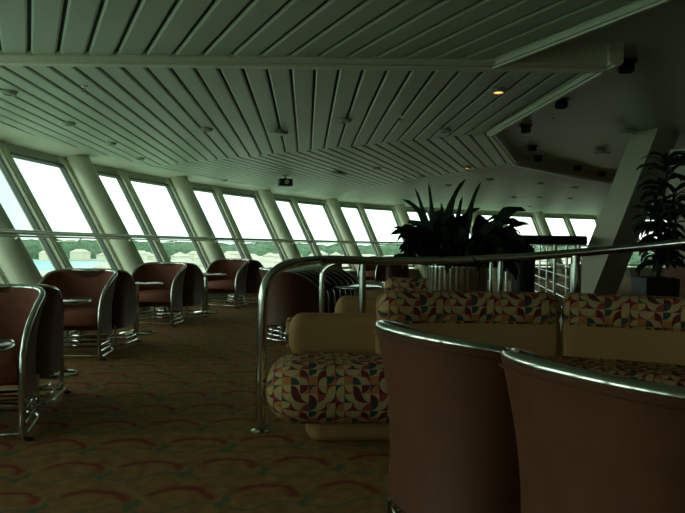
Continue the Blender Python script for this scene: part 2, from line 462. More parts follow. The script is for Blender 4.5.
def sector(idx, poly, heading, phase=0.):
    if area(poly) < 0: poly = poly[::-1]
    for a, b in zip(edge, edge[1:]):
        poly = clip(poly, b, a)
        if len(poly) < 3: return
    h = math.radians(heading); dx, dy = math.sin(h), math.cos(h); nx, ny = dy, -dx    # n : across the planks
    lo_ = min(p[0]*nx+p[1]*ny for p in poly); hi_ = max(p[0]*nx+p[1]*ny for p in poly)
    P = .193; mb = MB(); k = math.floor((lo_-phase)/P)
    while phase+k*P < hi_:
        a, b = phase+k*P+.012, phase+(k+1)*P-.012
        q = clip(poly, (nx*a+dx*0, ny*a+dy*0), (nx*a+dx, ny*a+dy)) if False else poly
        # right side of a-line, left side of b-line
        q = clip(q, (nx*a+dx, ny*a+dy), (nx*a, ny*a)); q = clip(q, (nx*b, ny*b), (nx*b+dx, ny*b+dy)) if len(q) > 2 else q
        q = dedupe(q)
        k += 1
        if len(q) < 3 or abs(area(q)) < .004: continue
        i1 = dedupe(shrink(q, .014))
        if len(i1) == len(q):
            top = [V((x, y, CEIL+.022)) for x, y in q]; mid = [V((x, y, CEIL+.010)) for x, y in q]; bot = [V((x, y, CEIL)) for x, y in i1]
            # align start vertex of inset with the outline
            st = min(range(len(bot)), key=lambda j: (bot[j]-mid[0]).length); bot = bot[st:]+bot[:st]
            mb.grid([top, mid, bot], cu=True); mb.poly(bot)
        else:
            top = [V((x, y, CEIL+.022)) for x, y in q]; bot = [V((x, y, CEIL)) for x, y in q]
            mb.grid([top, bot], cu=True); mb.poly(bot)
    o = struct(mb.build('ceiling_planks_%d' % idx, M['plank'], smooth=False))
    P_ = [V((x, y, CEIL+.024)) for x, y in poly]; Q_ = [V((x, y, CEIL+.045)) for x, y in poly]
    mb = MB(); mb.poly(P_); mb.poly(Q_); mb.grid([P_, Q_], cu=True)
    mb.build('backing', M['plankgap'], o, smooth=False)
def g2(x, y, z=CEIL): p = pt(x, y, z); return (p.x, p.y)
A_, B_, C_, D_ = g2(612, 61), g2(488, 133), g2(512, 163), g2(602, 181)
E_ = (D_[0]+4.0, D_[1]+2.0)
BY = 4.86
bl = g2(200, 161.5); dirB = (bl[0]-B_[0], bl[1]-B_[1])
far = lambda p, d, t: (p[0]+d[0]*t, p[1]+d[1]*t)
cl_ = g2(311, 197); dirC = (cl_[0]-C_[0], cl_[1]-C_[1])
G_ = g2(508, 57); H_ = g2(650, 0); dirG = (H_[0]-G_[0], H_[1]-G_[1])
G1 = (G_[0]+(BY-G_[1])*dirG[0]/dirG[1], BY)
sector(1, [(-9, BY), G1, far(G1, dirG, 5.5), (-9, far(G1, dirG, 5.5)[1])], -26.5, .0)
sector(2, [(-9, BY+.02), (A_[0], BY+.02), B_, far(B_, dirB, 4)], -3.3, .05)
Bf = far(B_, dirB, 4); Cf = far(C_, dirC, 2.5); Df = (D_[0]-1.5, D_[1]+16)
sector(3, [B_, C_, Cf, (-12, 40), Bf], 19.5, .0)
sector(4, [C_, D_, Df, Cf], 42, .0)
sector(5, [D_, E_, (14.5, E_[1]+1.6), (14.5, 40), Df], 64, .0)
# beam between the first two sectors and mouldings round the recess
def moulding(name, a, b, w=.10, z0=CEIL-.045, z1=RZ, m='trim'):
    a = V((a[0], a[1], 0)); b = V((b[0], b[1], 0)); t = (b-a).normalized(); n = V((t.y, -t.x, 0))*w/2
    mb = MB()
    prof = [(-1, z1), (-1, z0+.03), (-.75, z0+.012), (-.35, z0+.012), (-.25, z0), (.25, z0), (.35, z0+.012), (.75, z0+.012), (1, z0+.03), (1, z1)]
    rows = [[p+n*u+V((0,0,z)) for u, z in prof] for p in (a, b)]
    mb.grid(rows); mb.poly(rows[0]); mb.poly(rows[1])
    return struct(mb.build(name, M[m], smooth=False))
moulding('trim_beam', (-5.2, BY), (A_[0]+.04, BY), .24)
moulding('trim_recess_1', A_, B_, .11)
moulding('trim_recess_2', B_, C_, .11)
moulding('trim_recess_3', C_, D_, .11)
moulding('trim_recess_4', D_, E_, .11)
moulding('trim_recess_5', G1, far(G1, dirG, 5.5), .09)

# big leaning box column and its capital
def column_box():
    d0 = 8.0; c = V(((657-342)/F*d0, d0, 0)); Lc = V((-.17, .35, 0)); Rc = V((.46, .35, 0))
    mb = MB(); sh = V((-1.0, 0, 0))
    top = [c+V((0,0,2.7)), c+Rc+V((0,0,2.7)), c+Rc+Lc+V((0,0,2.7)), c+Lc+V((0,0,2.7))]
    bot = [V((p.x-1.0, p.y, 0)) for p in top]
    mb.hexa(bot+top)
    return struct(mb.build('trim_leaning_column', M['column'], smooth=False))
column_box()
# partition with wainscot at the right
p0 = at(667, 7.0); RP = -.75
def pbox(L, th, z0, z1, off=0.):
    c = V((p0.x, p0.y, 0))+Matrix.Rotation(RP, 3, 'Z')@V((L/2-off/2, th/2-off/2, 0)); return MB().box((c.x, c.y, (z0+z1)/2), (L, th, z1-z0), RP)
struct(pbox(1.4, .12, .95, 2.2).build('wall_partition', M['column'], smooth=False))
struct(pbox(1.44, .15, 0, .95, .03).build('trim_wainscot', M['wood'], smooth=False))

# ------------------------------------------------------------------ ceiling fittings
def downlight(lit=False):
    r = empty('downlight')
    MB().lathe([(.001, 0), (.075, 0), (.078, -.006), (.058, -.034), (.044, -.034), (.044, -.012), (.001, -.012)], n=20).build('trim_ring', M['rimpaint'], r)
    MB().lathe([(.001, -.013), (.042, -.013), (.040, -.024), (.02, -.031), (.001, -.032)], n=16).build('bulb', M['lampwarm'] if lit else M['lampoff'], r)
    return r
def canlight():
    r = empty('ceiling_spotlight')
    MB().lathe([(.001, 0), (.085, 0), (.085, -.012), (.062, -.014), (.062, -.09), (.05, -.09), (.05, -.03), (.001, -.03)], n=20).build('housing', M['black'], r)
    MB().lathe([(.001, -.032), (.046, -.032), (.042, -.062), (.001, -.07)], n=16).build('bulb', M['steel'], r)
    return r
dl0 = downlight(); used = [False]
spots = [(8,92,'nearest the left edge of the ceiling'),(68,123,'above the nearest window'),(110,143,None),(139,158,None),(205,129,'left of the round ceiling speaker'),
 (343,120,'right of the round ceiling speaker'),(443,130,'near the corner of the recess'),(223,180,None),(257,188,None),(284,193,None),(318,198,None),(354,202,None),(386,206,None),(375,168,None),
 (488,179,None),(512,197,None),(538,183,None),(538,197,None),(573,187,None),(569,198,None),(528,206,None),(447,185,None),(420,176,None),(452,198,None)]
for x, y, w in spots:
    p = pt(x, y, CEIL)
    o = dl0 if not used[0] else copy_tree(dl0); used[0] = True
    place(o, p.x, p.y, CEIL)
    if w: tag(o, 'small unlit downlight in the planked ceiling, '+w, 'ceiling light', 'small downlights in the planked ceiling')
    elif x < 150: tag(o, 'small unlit downlight above the left windows, one of the pair before the plank joint', 'ceiling light', 'pair of downlights above the left windows')
    elif x < 400: tag(o, 'tiny unlit downlight in the far planks above the middle windows', 'ceiling light', 'downlights above the middle windows')
    else: tag(o, 'tiny unlit downlight in the far planks below the ceiling recess', 'ceiling light', 'downlights below the ceiling recess')
lit = downlight(True); p = pt(495, 90, CEIL); place(lit, p.x, p.y, CEIL)
tag(lit, 'small round downlight glowing orange in the planked ceiling', 'ceiling light')
lit2 = copy_tree(lit); p = pt(465, 167, CEIL); place(lit2, p.x, p.y, CEIL)
tag(lit2, 'faint warm downlight in far planks just left of the recess corner', 'ceiling light')
cans = [(622,62,'nearest, beside the end of the ceiling beam'),(558,100,'halfway along the diagonal moulding'),(523,126,'close to the recess corner'),(530,146,'first below the recess corner'),(536,156,'second below the recess corner'),(575,166,'in front of the far moulding, left one'),(600,172,'in front of the far moulding, right one')]
cn0 = canlight()
for i, (x, y, w) in enumerate(cans):
    p = pt(x, y, RZ); o = cn0 if i == 0 else copy_tree(cn0)
    place(o, p.x, p.y, RZ); tag(o, 'black cylindrical spotlight in the ceiling recess, '+w, 'spotlight', 'black spotlights in the recess')
def disc(name, x, y, r, z, label, cat):
    p = pt(x, y, z); e = empty(name, (p.x, p.y, z))
    MB().lathe([(.001, 0), (r*.45, 0), (r*.45, -.02), (r, -.028), (r, -.045), (r*.9, -.055), (.001, -.055)], n=28).build('cover', M['rimpaint'], e)
    MB().lathe([(.001, -.056), (r*.7, -.056), (r*.68, -.062), (.001, -.062)], n=28).build('grille', M['plank'], e)
    tag(e, label, cat)
disc('ceiling_speaker', 277, 130, .115, CEIL, 'large round flat speaker on the planked ceiling', 'speaker')
disc('ceiling_disc', 337, 172, .14, CEIL, 'round pale disc on the far planks right of the black box', 'speaker')
disc('ceiling_disc', 599, 151, .13, RZ, 'round pale disc on the smooth recessed ceiling', 'speaker')
disc('ceiling_disc', 624, 130, .12, RZ, 'round pale disc beside the top of the leaning column', 'speaker')
def sprinkler(x, y, z, label):
    p = pt(x, y, z); e = empty('sprinkler', (p.x, p.y, z))
    MB().lathe([(.001, 0), (.03, 0), (.03, -.008), (.009, -.01), (.009, -.045), (.001, -.045)], n=12).build('stem', M['steel'], e)
    MB().lathe([(.001, -.046), (.026, -.046), (.026, -.05), (.001, -.05)], n=12).build('deflector', M['black'], e)
    tag(e, label, 'sprinkler', 'ceiling sprinklers')
sprinkler(83, 87, CEIL, 'small sprinkler hanging from the planks near the left end of the beam')
sprinkler(398, 116, CEIL, 'small sprinkler hanging from the planks right of the middle')
sprinkler(549, 115, RZ, 'small sprinkler in the recess below the diagonal moulding')
sprinkler(546, 151, RZ, 'small sprinkler in the recess beside the pair of spotlights')
# black box projector/camera
p = pt(284, 176, CEIL); e = empty('projector', (p.x, p.y, CEIL), .3)
MB().lathe([(.001, 0), (.07, 0), (.07, -.01), (.018, -.012), (.018, -.07), (.001, -.07)], n=14).build('mount', M['rimpaint'], e)
mb = MB(); mb.box((0, 0, -.14), (.26, .22, .15)); mb.build('housing', M['black'], e, smooth=False)
MB().tube([(0, -.10, -.14), (0, -.15, -.14)], .045, 16).build('lens', M['steel'], e)
tag(e, 'small black box hanging from the far ceiling above the windows', 'projector')

# ------------------------------------------------------------------ tub chair
A0, BB, ARM, TH = .325, .29, .25, .035
def plan(n=61):
    P = [V((A0+.012, -ARM, 0)), V((A0+.008, -ARM*.5, 0)), V((A0, 0, 0))]
    e = 2.0/2.7
    for k in range(1, 60):
        a = PI*k/60; c, s_ = math.cos(a), math.sin(a)
        P.append(V((math.copysign(abs(c)**e, c)*A0, abs(s_)**e*BB, 0)))
    P += [V((-A0, 0, 0)), V((-A0-.008, -ARM*.5, 0)), V((-A0-.012, -ARM, 0))]
    return resample(P, n)
PL = plan(61)
PN = []
for i in range(61):
    t = (PL[min(60, i+1)]-PL[max(0, i-1)]).normalized(); PN.append(V((t.y, -t.x, 0)))
if PN[30].y < 0: PN = [-p for p in PN]
def rimz(y):
    z = .812
    k = (.30-y)/(ARM+.30)
    if k > 0: z = .47+(.812-.47)*math.sqrt(max(0, 1-min(1, k)**1.55))
    return z
def botz(y): return .205+.05*max(0, (-y+.02)/ARM)**2
def flare(f): return -.045+.078*f**1.9+.03*(1-f)**3
def make_chair():
    root = empty('tub_chair'); NV = 14
    outer, inner = MB(), MB()
    ro, ri = [], []
    for i in range(61):
        p, n = PL[i], PN[i]; zt, zb = rimz(p.y), botz(p.y)
        co_, ci_ = [], []
        for j in range(NV+1):
            f = j/NV; z = zb+(zt-zb)*f; q = (z-.2)/.6
            off = flare(max(0, q))
            co_.append(V((p.x, p.y, 0))+n*off+V((0,0,z)))
            ci_.append(V((p.x, p.y, 0))+n*(off-TH)+V((0,0,z)))
        ro.append(co_); ri.append(ci_)
    outer.grid(ro, uv=lambda i, j: (i*.02, j*.045))
    # underside lip closing towards the inner wall
    outer.grid([[r[0], s_[0]] for r, s_ in zip(ro, ri)])
    shell_o = outer.build('shell', M['brown'], root)
    inner.grid(ri, flip=True)
    inner.build('inner_back', M['rust'], root)
    # stitched piping just under the rim
    mid = [(a[-1]+b[-1])/2 for a, b in zip(ro, ri)]
    piping = [r[-1]+V((0,0,-.026))+PN[i]*.0015 for i, r in enumerate(ro)]
    MB().tube(piping[3:-3], .0035, 6).build('piping', M['brown'], shell_o)
    # one continuous chrome edge : foot, front leg, arm sweep, back rim and down again
    path = []
    def leg(sgn, m0):
        a = V((m0.x, m0.y-.004, 0)); top = V((m0.x, m0.y-.004, m0.z-.02))
        foot = V((m0.x+sgn*.006, m0.y-.015, .012))
        return [foot.lerp(top, k/7) for k in range(8)]
    m0, m1 = mid[0], mid[-1]
    path = leg(1, m0)[:-1]+[V((m.x, m.y, m.z)) for m in mid]+leg(-1, m1)[:-1][::-1]
    # smooth
    for _ in range(2):
        path = [path[0]]+[(path[i-1]+path[i]*2+path[i+1])/4 for i in range(1, len(path)-1)]+[path[-1]]
    MB().tube(path, .0185, 12).build('chrome_frame', M['chrome'], root)
    # sled rings under the seat
    for z, k, r in ((.035, .0, .011), (.085, .015, .009), (.135, .03, .009)):
        pts = [V((PL[i].x, PL[i].y, 0))-PN[i]*(.012+k)+V((0,0,z)) for i in range(0, 61, 2)]
        MB().tube(pts, r, 8).build('base_ring', M['chrome'], root)
    MB().tube([(-A0, -ARM+.0, .035), (A0, -ARM+.0, .035)], .009, 8).build('front_bar', M['chrome'], root)
    for sx in (-1, 1):
        MB().tube([(sx*.24, .21, .0), (sx*.24, .21, .24)], .012, 8).build('rear_leg', M['chrome'], root)
        MB().lathe([(.001, 0), (.022, 0), (.022, .014), (.012, .02), (.001, .02)], (sx*(A0+.016), -ARM-.014, 0), 12).build('foot_glide', M['black'], root)
    # seat cushion
    mb = MB(); rows = []
    prof = [(.0, .31), (.9, .31), (.985, .325), (1.0, .35), (1.0, .39), (.97, .425), (.88, .445), (.6, .455), (.0, .455)]
    loop = [V((PL[i].x, PL[i].y, 0))-PN[i]*(TH+.03) for i in range(0, 61, 3)]
    fr = [V((x, -ARM-.02-.035*math.cos(x/.26*PI/2), 0)) for x in (-.2, -.1, 0, .1, .2)]
    loop = loop+fr
    for sc, z in prof:
        rows.append([V((q.x*sc, (q.y-.01)*sc+.01*1, z)) for q in loop])
    mb.grid(rows, cu=True); mb.build('seat', M['rust'], root)
    return root
chair0 = make_chair(); first = [True]
def chair(x, y, rz, label, group):
    o = chair0 if first[0] else copy_tree(chair0); first[0] = False
    place(o, x, y, 0, rz); tag(o, label, 'chair', group); return o
def pair(Fp, Rp, la, lb, only=None):
    Fp, Rp = V(Fp), V(Rp); d = (Rp-Fp).normalized(); h = math.atan2(d.x, d.y); Rm = Matrix.Rotation(-h, 2)
    if only != 'b':
        o = Fp-Rm@V((.335, -.26)); chair(o.x, o.y, -h, la, 'tub chairs along the windows')
    if only != 'a':
        o = Rp-Rm@V((.335, .26)); chair(o.x, o.y, -h+PI, lb, 'tub chairs along the windows')
pair((-1.72,3.46), (-1.99,4.55), 'rust tub chair cut by the left edge, opening towards the camera', 'dark tub chair turned away, back to back with the chair at the left edge')
pair((-2.22,5.85), (-2.25,6.95), 'second rust tub chair from the left along the windows, facing the camera', 'dark tub chair turned away behind the second rust tub chair from the left')
pair((-2.20,8.25), (-2.03,9.36), 'third rust tub chair from the left along the windows, facing the camera', 'dark tub chair turned away behind the third rust tub chair from the left')
pair((-1.78,10.7), (-1.40,11.75), 'small rust tub chair just left of the big chrome rail bend, facing the camera', 'dark tub chair turned away just left of the big chrome rail bend')
pair((-.66,13.2), (.04,14.24), 'far rust tub chair showing over the rail above the nested chairs', 'far dark tub chair turned away beyond the nested chairs')
pair((.85,15.5), (1.76,16.43), 'farthest tub chair by the windows left of the leafy plant, facing the camera', 'farthest dark tub chair turned away, behind the leafy plant')

# nested row of chairs
fd = V((.30, .954)).normalized(); rz_ = math.atan2(-fd.x*-1, -fd.y)  # placeholder
def face(d): return math.atan2(d[0], -d[1])     # rotation that turns local -Y to direction d
st0 = V((-.60, 7.25))
for i in range(8):
    p = st0+V((.068, .19))*i
    nm = 'nearest tub chair of the nested row behind the bent chrome rail' if i == 0 else ('farthest tub chair of the nested row behind the bent chrome rail' if i == 7 else 'tub chair in the middle of the nested row behind the bent chrome rail')
    chair(p.x, p.y, face((.85, .53)), nm, 'tub chairs nested in a row')
# the two chairs close to the camera
chair(.475, 2.21, face((.90, .44)), 'left one of the two large brown tub chairs in the foreground', 'foreground tub chairs')
chair(.785, 1.60, face((.90, .44)), 'right one of the two large brown foreground tub chairs, filling the corner', 'foreground tub chairs')

# ------------------------------------------------------------------ tables
def make_table():
    r = empty('round_table')
    MB().lathe([(.001, .585), (.27, .585), (.295, .592), (.30, .603), (.295, .616), (.275, .62), (.001, .62)], n=40).build('table_top', M['tablewood'], r); top_o = r.children[0]
    MB().lathe([(.305, .594), (.309, .600), (.309, .606), (.305, .612), (.299, .609), (.299, .597), (.305, .594)], n=40).build('rim', M['chrome'], top_o)
    MB().lathe([(.001, .02), (.03, .02), (.028, .57), (.07, .584), (.001, .584)], n=20).build('pedestal', M['chrome'], r)
    MB().lathe([(.001, 0), (.20, 0), (.205, .008), (.19, .02), (.05, .032), (.001, .032)], n=32).build('foot', M['chrome'], r)
    return r
tb0 = make_table()
tabs = [((-1.84, 2.88), 'glossy round table cut by the left edge in front of the nearest tub chair'),
        ((-2.40, 5.20), 'glossy dark round table between the first and second pairs of tub chairs'),
        ((-2.48, 7.60), 'glossy dark round table between the second and third pairs of tub chairs'),
        ((-2.15, 9.98), 'glossy dark round table between the third and fourth pairs of tub chairs'),
        ((-1.32, 12.55), 'small round table beyond the fourth pair of tub chairs'),
        ((.16, 7.45), 'round table with shiny rim behind the tan sofa, right of the nested chairs')]
for i, ((x, y), l) in enumerate(tabs):
    o = tb0 if i == 0 else copy_tree(tb0); place(o, x, y); tag(o, l, 'table', 'round pedestal tables')

# ------------------------------------------------------------------ sofas
def sweep_pad(name, path, prof, m, parent, endr=.12, n=28, cap_round=True, vscale=1.):
    """pad of cross-section prof(list of (across, up)) swept along path, ends rounded off"""
    P = resample([V(p) for p in path], n*3)
    L = sum((b-a).length for a, b in zip(P, P[1:]))
    ts = []
    K = 8
    for k in range(K): a = PI/2*k/K; ts.append((endr*(1-math.cos(a)), math.sin(a)**.7))
    inner_n = n
    for k in range(inner_n+1): ts.append((endr+(L-2*endr)*k/inner_n, 1.))
    ts += [(L-t, s_) for t, s_ in ts[:K][::-1]]
    ac = sum(p[0] for p in prof)/len(prof); uc = sum(p[1] for p in prof)/len(prof)
    rows = []; cum = [0]
    for a, b in zip(P, P[1:]): cum.append(cum[-1]+(b-a).length)
    per = [0]
    for k in range(len(prof)):
        a, b = prof[k], prof[(k+1) % len(prof)]; per.append(per[-1]+math.hypot(b[0]-a[0], b[1]-a[1]))
    for t, sc in ts:
        j = 0
        while j < len(cum)-2 and cum[j+1] < t: j += 1
        q = P[j].lerp(P[j+1], (t-cum[j])/max(1e-9, cum[j+1]-cum[j]))
        tan = (P[min(len(P)-1, j+2)]-P[max(0, j-1)]).normalized(); nr = V((tan.y, -tan.x, 0))
        sc = max(sc, .02)
        e = sc if cap_round else 1
        rows.append([q+nr*(ac+(x-ac)*e)+V((0,0,uc+(z-uc)*(.35+.65*e if not cap_round else e))) for x, z in prof])
    uu = [t for t, s_ in ts]
    mb = MB().grid(rows, cu=True, uv=lambda i, j: (uu[min(i, len(uu)-1)], per[j]))
    mb.poly(rows[0]); mb.poly(rows[-1])
    return mb.build(name, m, parent, angle=80)
def rrect(x0, x1, z0, z1, r, n=5, dome=0.):
    o = []
    for cx, cz, a0 in ((x1-r, z0+r, -90), (x1-r, z1-r, 0), (x0+r, z1-r, 90), (x0+r, z0+r, 180)):
        for k in range(n+1):
            a = math.radians(a0+90*k/n); o.append((cx+r*math.cos(a), cz+r*math.sin(a)))
    # densify the long sides
    res = []
    for i in range(len(o)):
        a, b = o[i], o[(i+1) % len(o)]; res.append(a)
        L = math.hypot(b[0]-a[0], b[1]-a[1])
        m_ = int(L/.06)
        for k in range(1, m_+1): res.append((a[0]+(b[0]-a[0])*k/(m_+1), a[1]+(b[1]-a[1])*k/(m_+1)))
    return res
# front sofa : path = line of its back, concave to the camera, starts at its open left end
bk = catmull([(.21, 3.80, 0), (.75, 3.88, 0), (1.33, 3.86, 0)], 12)
bk2 = catmull([(1.35, 3.86, 0), (1.85, 3.66, 0), (2.45, 3.25, 0)], 12)
whole = catmull([(-.44, 3.86, 0), (.2, 3.90, 0), (.75, 3.92, 0), (1.33, 3.89, 0), (1.85, 3.69, 0), (2.45, 3.28, 0)], 10)
sofa = tag(empty('sofa', (.8, 3.8, 0)), 'curved tan sofa with patterned seat and rolls, in front of the chrome railing', 'sofa')
inv = Matrix.Translation((-.8, -3.8, 0))
loc = lambda P: [inv@p for p in P]
# across: + = towards the camera (nr of a path running to +x is -y)
sweep_pad('seat', loc(whole), rrect(-.02, .60, .125, .455, .155, 8), M['fabric'], sofa, endr=.20)
pl_path = loc(catmull([(-.22, 3.8, 0), (.2, 3.84, 0), (.75, 3.86, 0), (1.33, 3.83, 0), (1.85, 3.63, 0), (2.4, 3.25, 0)], 10))
sweep_pad('plinth', pl_path, rrect(.0, .35, .0, .14, .05, 4), M['tan'], sofa, endr=.08)
arm = loc(catmull([(-.33, 3.93, 0), (-.05, 3.95, 0), (.30, 3.96, 0)], 8))
sweep_pad('arm_bolster', arm, rrect(-.09, .12, .40, .672, .075, 5), M['tan'], sofa, endr=.09)
sweep_pad('bolster_trim', loc([V((-.352, 3.99, 0)), V((-.32, 3.99, 0)), V((-.27, 3.99, 0))]), rrect(-.07, .10, .44, .635, .07, 5), M['fabric'], sofa, endr=.015, n=4)
sweep_pad('back_pad', loc(bk), rrect(-.11, .11, .38, .70, .05, 4), M['tan'], sofa, endr=.05)
sweep_pad('back_pad', loc(bk2), rrect(-.11, .11, .38, .70, .05, 4), M['tan'], sofa, endr=.03)
sweep_pad('back_roll', loc(bk), rrect(-.125, .145, .615, .825, .10, 8), M['fabric'], sofa, endr=.10)
sweep_pad('back_roll', loc(bk2), rrect(-.125, .145, .615, .825, .10, 8), M['fabric'], sofa, endr=.05)
# rear sofa, facing away
sofa2 = tag(empty('sofa', (.8, 5.2, 0)), 'second tan sofa facing away beyond the chrome rail, patterned roll on its back', 'sofa')
inv = Matrix.Translation((-.8, -5.2, 0))
b2 = catmull([(.36, 5.30, 0), (.75, 5.325, 0), (1.12, 5.32, 0)], 12)
sweep_pad('back_roll', loc(b2), rrect(-.12, .12, .66, .83, .08, 8), M['fabric'], sofa2, endr=.09)
sweep_pad('back_pad', loc(b2), rrect(-.10, .10, .30, .72, .05, 4), M['tan'], sofa2, endr=.05)
sweep_pad('arm_bolster', loc([V((-.06, 5.32, 0)), V((.15, 5.32, 0)), V((.45, 5.32, 0))]), rrect(-.11, .11, .30, .67, .09, 5), M['tan'], sofa2, endr=.09)
w2 = catmull([(-.15, 5.34, 0), (.5, 5.38, 0), (1.15, 5.39, 0)], 10)
sweep_pad('seat', loc(w2), rrect(-.62, .0, .125, .45, .15, 8), M['fabric'], sofa2, endr=.18)
sweep_pad('plinth', loc(w2), rrect(-.45, -.03, .0, .14, .05, 4), M['tan'], sofa2, endr=.14)

# ------------------------------------------------------------------ the big chrome rail
c0 = V((-.466, 3.67, 0))
rl = empty('chrome_railing', c0); inv = Matrix.Translation(-c0)
tag(rl, 'thick chrome railing bending up from the carpet and running right behind the sofa', 'railing')
bend = [V((-.470, 3.67, 0)), V((-.468, 3.67, .35)), V((-.462, 3.67, .70)), V((-.455, 3.675, .82)), V((-.425, 3.70, .905)), V((-.36, 3.76, .965)), V((-.26, 3.85, .992))]
bend += [at(320, 4.15, 1.0), at(345, 4.30, .998), at(375, 4.40, .992), at(420, 4.42, .998), at(460, 4.42, 1.008), at(500, 4.40, 1.022), at(530, 4.37, 1.037), at(575, 4.30, 1.066), at(620, 4.2, 1.098), at(660, 4.08, 1.126), at(700, 3.9, 1.15), at(760, 3.6, 1.17)]
bend = catmull(bend, 8)
MB().tube([inv@p for p in bend], .029, 18).build('handrail_tube', M['chrome'], rl)
MB().lathe([(.001, 0), (.055, 0), (.055, .008), (.034, .014), (.001, .014)], (-.004, 0, 0), 24).build('floor_flange', M['chrome'], rl)
def nearest_rail(x):
    return min(bend, key=lambda p: abs(p.x-x) if p.z > .9 else 9)
def post(px, d, r, sleeve=False, flange=True):
    P = at(px, d); q = nearest_rail(P.x); P = V((q.x, q.y, 0))
    MB().tube([inv@P, inv@V((P.x, P.y, q.z-.02))], r*.75 if sleeve else r, 16).build('post', M['chrome'], rl)
    if sleeve: MB().tube([inv@P, inv@V((P.x, P.y, q.z-.075))], r, 20).build('post_sleeve', M['chrome'], rl)
post(364, 4.4, .024, True); post(577, 4.3, .040, True); post(490, 4.40, .013); post(502, 4.40, .021)
# short inner hoop that springs off the main tube
hp = catmull([at(322, 4.45, 0), at(322, 4.45, .5), at(322, 4.45, .84), at(324, 4.45, .91), at(330, 4.43, .95), at(340, 4.38, .975)], 6)
MB().tube([inv@p for p in hp], .021, 14).build('hoop', M['chrome'], rl)

# ------------------------------------------------------------------ chrome planter with broad-leaf plant
def leaf(mb, base, dir_, L, w, droop, lift=.9, n=9, fold=.25, twist=0):
    """a blade: midrib arcs up along dir_ and droops"""
    base = V(base); d = V((dir_[0], dir_[1], 0)).normalized(); side = V((-d.y, d.x, 0))
    rows = []; p = base.copy(); a = lift
    tw = twist
    cst = abs(twist) > .8
    for k in range(n+1):
        t = k/n
        ww = w*math.sin(PI*min(1, (t*.94+.03))**.9)**.6*(1-.15*t) if 0 < t < 1 else w*.06
        dirv = d*math.cos(a)+V((0,0,1))*math.sin(a); up = dirv.cross(side).normalized()
        sd = (side*math.cos(tw if cst else tw*t)+up*math.sin(tw if cst else tw*t))
        wav = .10*ww*math.sin(t*14)
        rows.append([p+sd*ww/2+up*(ww*fold*.5+wav), p, p-sd*ww/2+up*(ww*fold*.5-wav)])
        p = p+dirv*(L/n); a -= droop/n*(.4+1.2*t)
    th = V((0,0,-.0015))
    mb.grid(rows)
    mb.grid([[q+th for q in r] for r in rows], flip=True)
def planter(name, x, y, r, h, m, flutes=0):
    e = empty(name, (x, y, 0)); mb = MB(); n = 224; rows = []
    for rr, z in ((r*.98, 0), (r, .01), (r, h-.03), (r*1.02, h-.02), (r*1.02, h), (r*.93, h), (r*.93, h-.05)):
        rows.append([V((rr*(1+(.02*math.cos(j/n*2*PI*flutes) if flutes and .005 < z < h-.025 else 0))*math.cos(2*PI*j/n), rr*(1+(.02*math.cos(j/n*2*PI*flutes) if flutes and .005 < z < h-.025 else 0))*math.sin(2*PI*j/n), z)) for j in range(n)])
    mb.grid(rows, cu=True); mb.poly(rows[0]); pot_o = mb.build('pot', m, e)
    MB().lathe([(.001, h-.05), (r*.935, h-.05), (r*.935, h-.08), (.001, h-.08)], n=24).build('soil', M['soil'], pot_o)
    return e
px_, py_ = at(457, 4.92).x, 4.92
lil = planter('potted_plant', px_, py_, .225, .95, M['flute'], 32)
tag(lil, 'leafy dark plant in a fluted chrome planter behind the railing', 'plant')
mb = MB(); st = MB(); rnd = random.Random(3)
for k in range(170):
    a = rnd.uniform(0, 2*PI); L = rnd.uniform(.18, .42); lift = rnd.uniform(.3, 1.2)
    b = V((math.cos(a)*rnd.uniform(.02, .14), math.sin(a)*rnd.uniform(.02, .14), .90))
    # petiole
    d = V((math.cos(a), math.sin(a), 0)); hgt = rnd.uniform(.05, .34)*(.4+lift*.5)
    q = b+d*rnd.uniform(.06, .20)+V((0,0,hgt))
    st.tube([b, (b+q)/2+V((0,0,.02)), q], .004, 5)
    leaf(mb, q, (d.x, d.y), L, rnd.uniform(.07, .11), rnd.uniform(1.0, 2.5), lift, twist=rnd.choice((-1, 1))*rnd.uniform(.3, 1.4))
# tall blades standing clear of the mass
pxm = 4.92/F
for tx, ty, bx, dr, w in ((425,184,432,.10,.045),(412,190,430,.35,.045),(470,183,450,1.0,.06),(481,186,466,.6,.05),(461,197,452,.15,.05),(490,210,466,1.9,.065),(393,203,425,1.6,.06),(388,232,425,1.5,.055),(512,226,478,1.7,.08),(440,203,445,.1,.05)):
    X1, Z1 = (tx-457)*pxm, EYE+(hor(tx)-ty)*pxm; X0 = (bx-457)*pxm
    b = V((X0, rnd.uniform(-.08, .08), .95)); dx = X1-X0; dz = Z1-.95
    L = math.hypot(dx, dz)*(1+.06*dr); lift = math.atan2(dz, abs(dx)+1e-3)+dr*.42
    sgn = 1 if dx > 0 else -1
    q = b.copy()
    leaf(mb, q, (sgn, rnd.uniform(-.15, .15)), L, w*1.1, dr, lift, n=12, twist=1.1)
mb.build('foliage', M['leaf'], lil); st.build('stems', M['leaf'], lil)
pp = at(523, 6.1); bp_ = planter('black_planter', pp.x, pp.y, .11, .99, M['blackpot'])
tag(bp_, 'tall narrow black planter beside the chrome planter, partly behind the railing', 'planter')

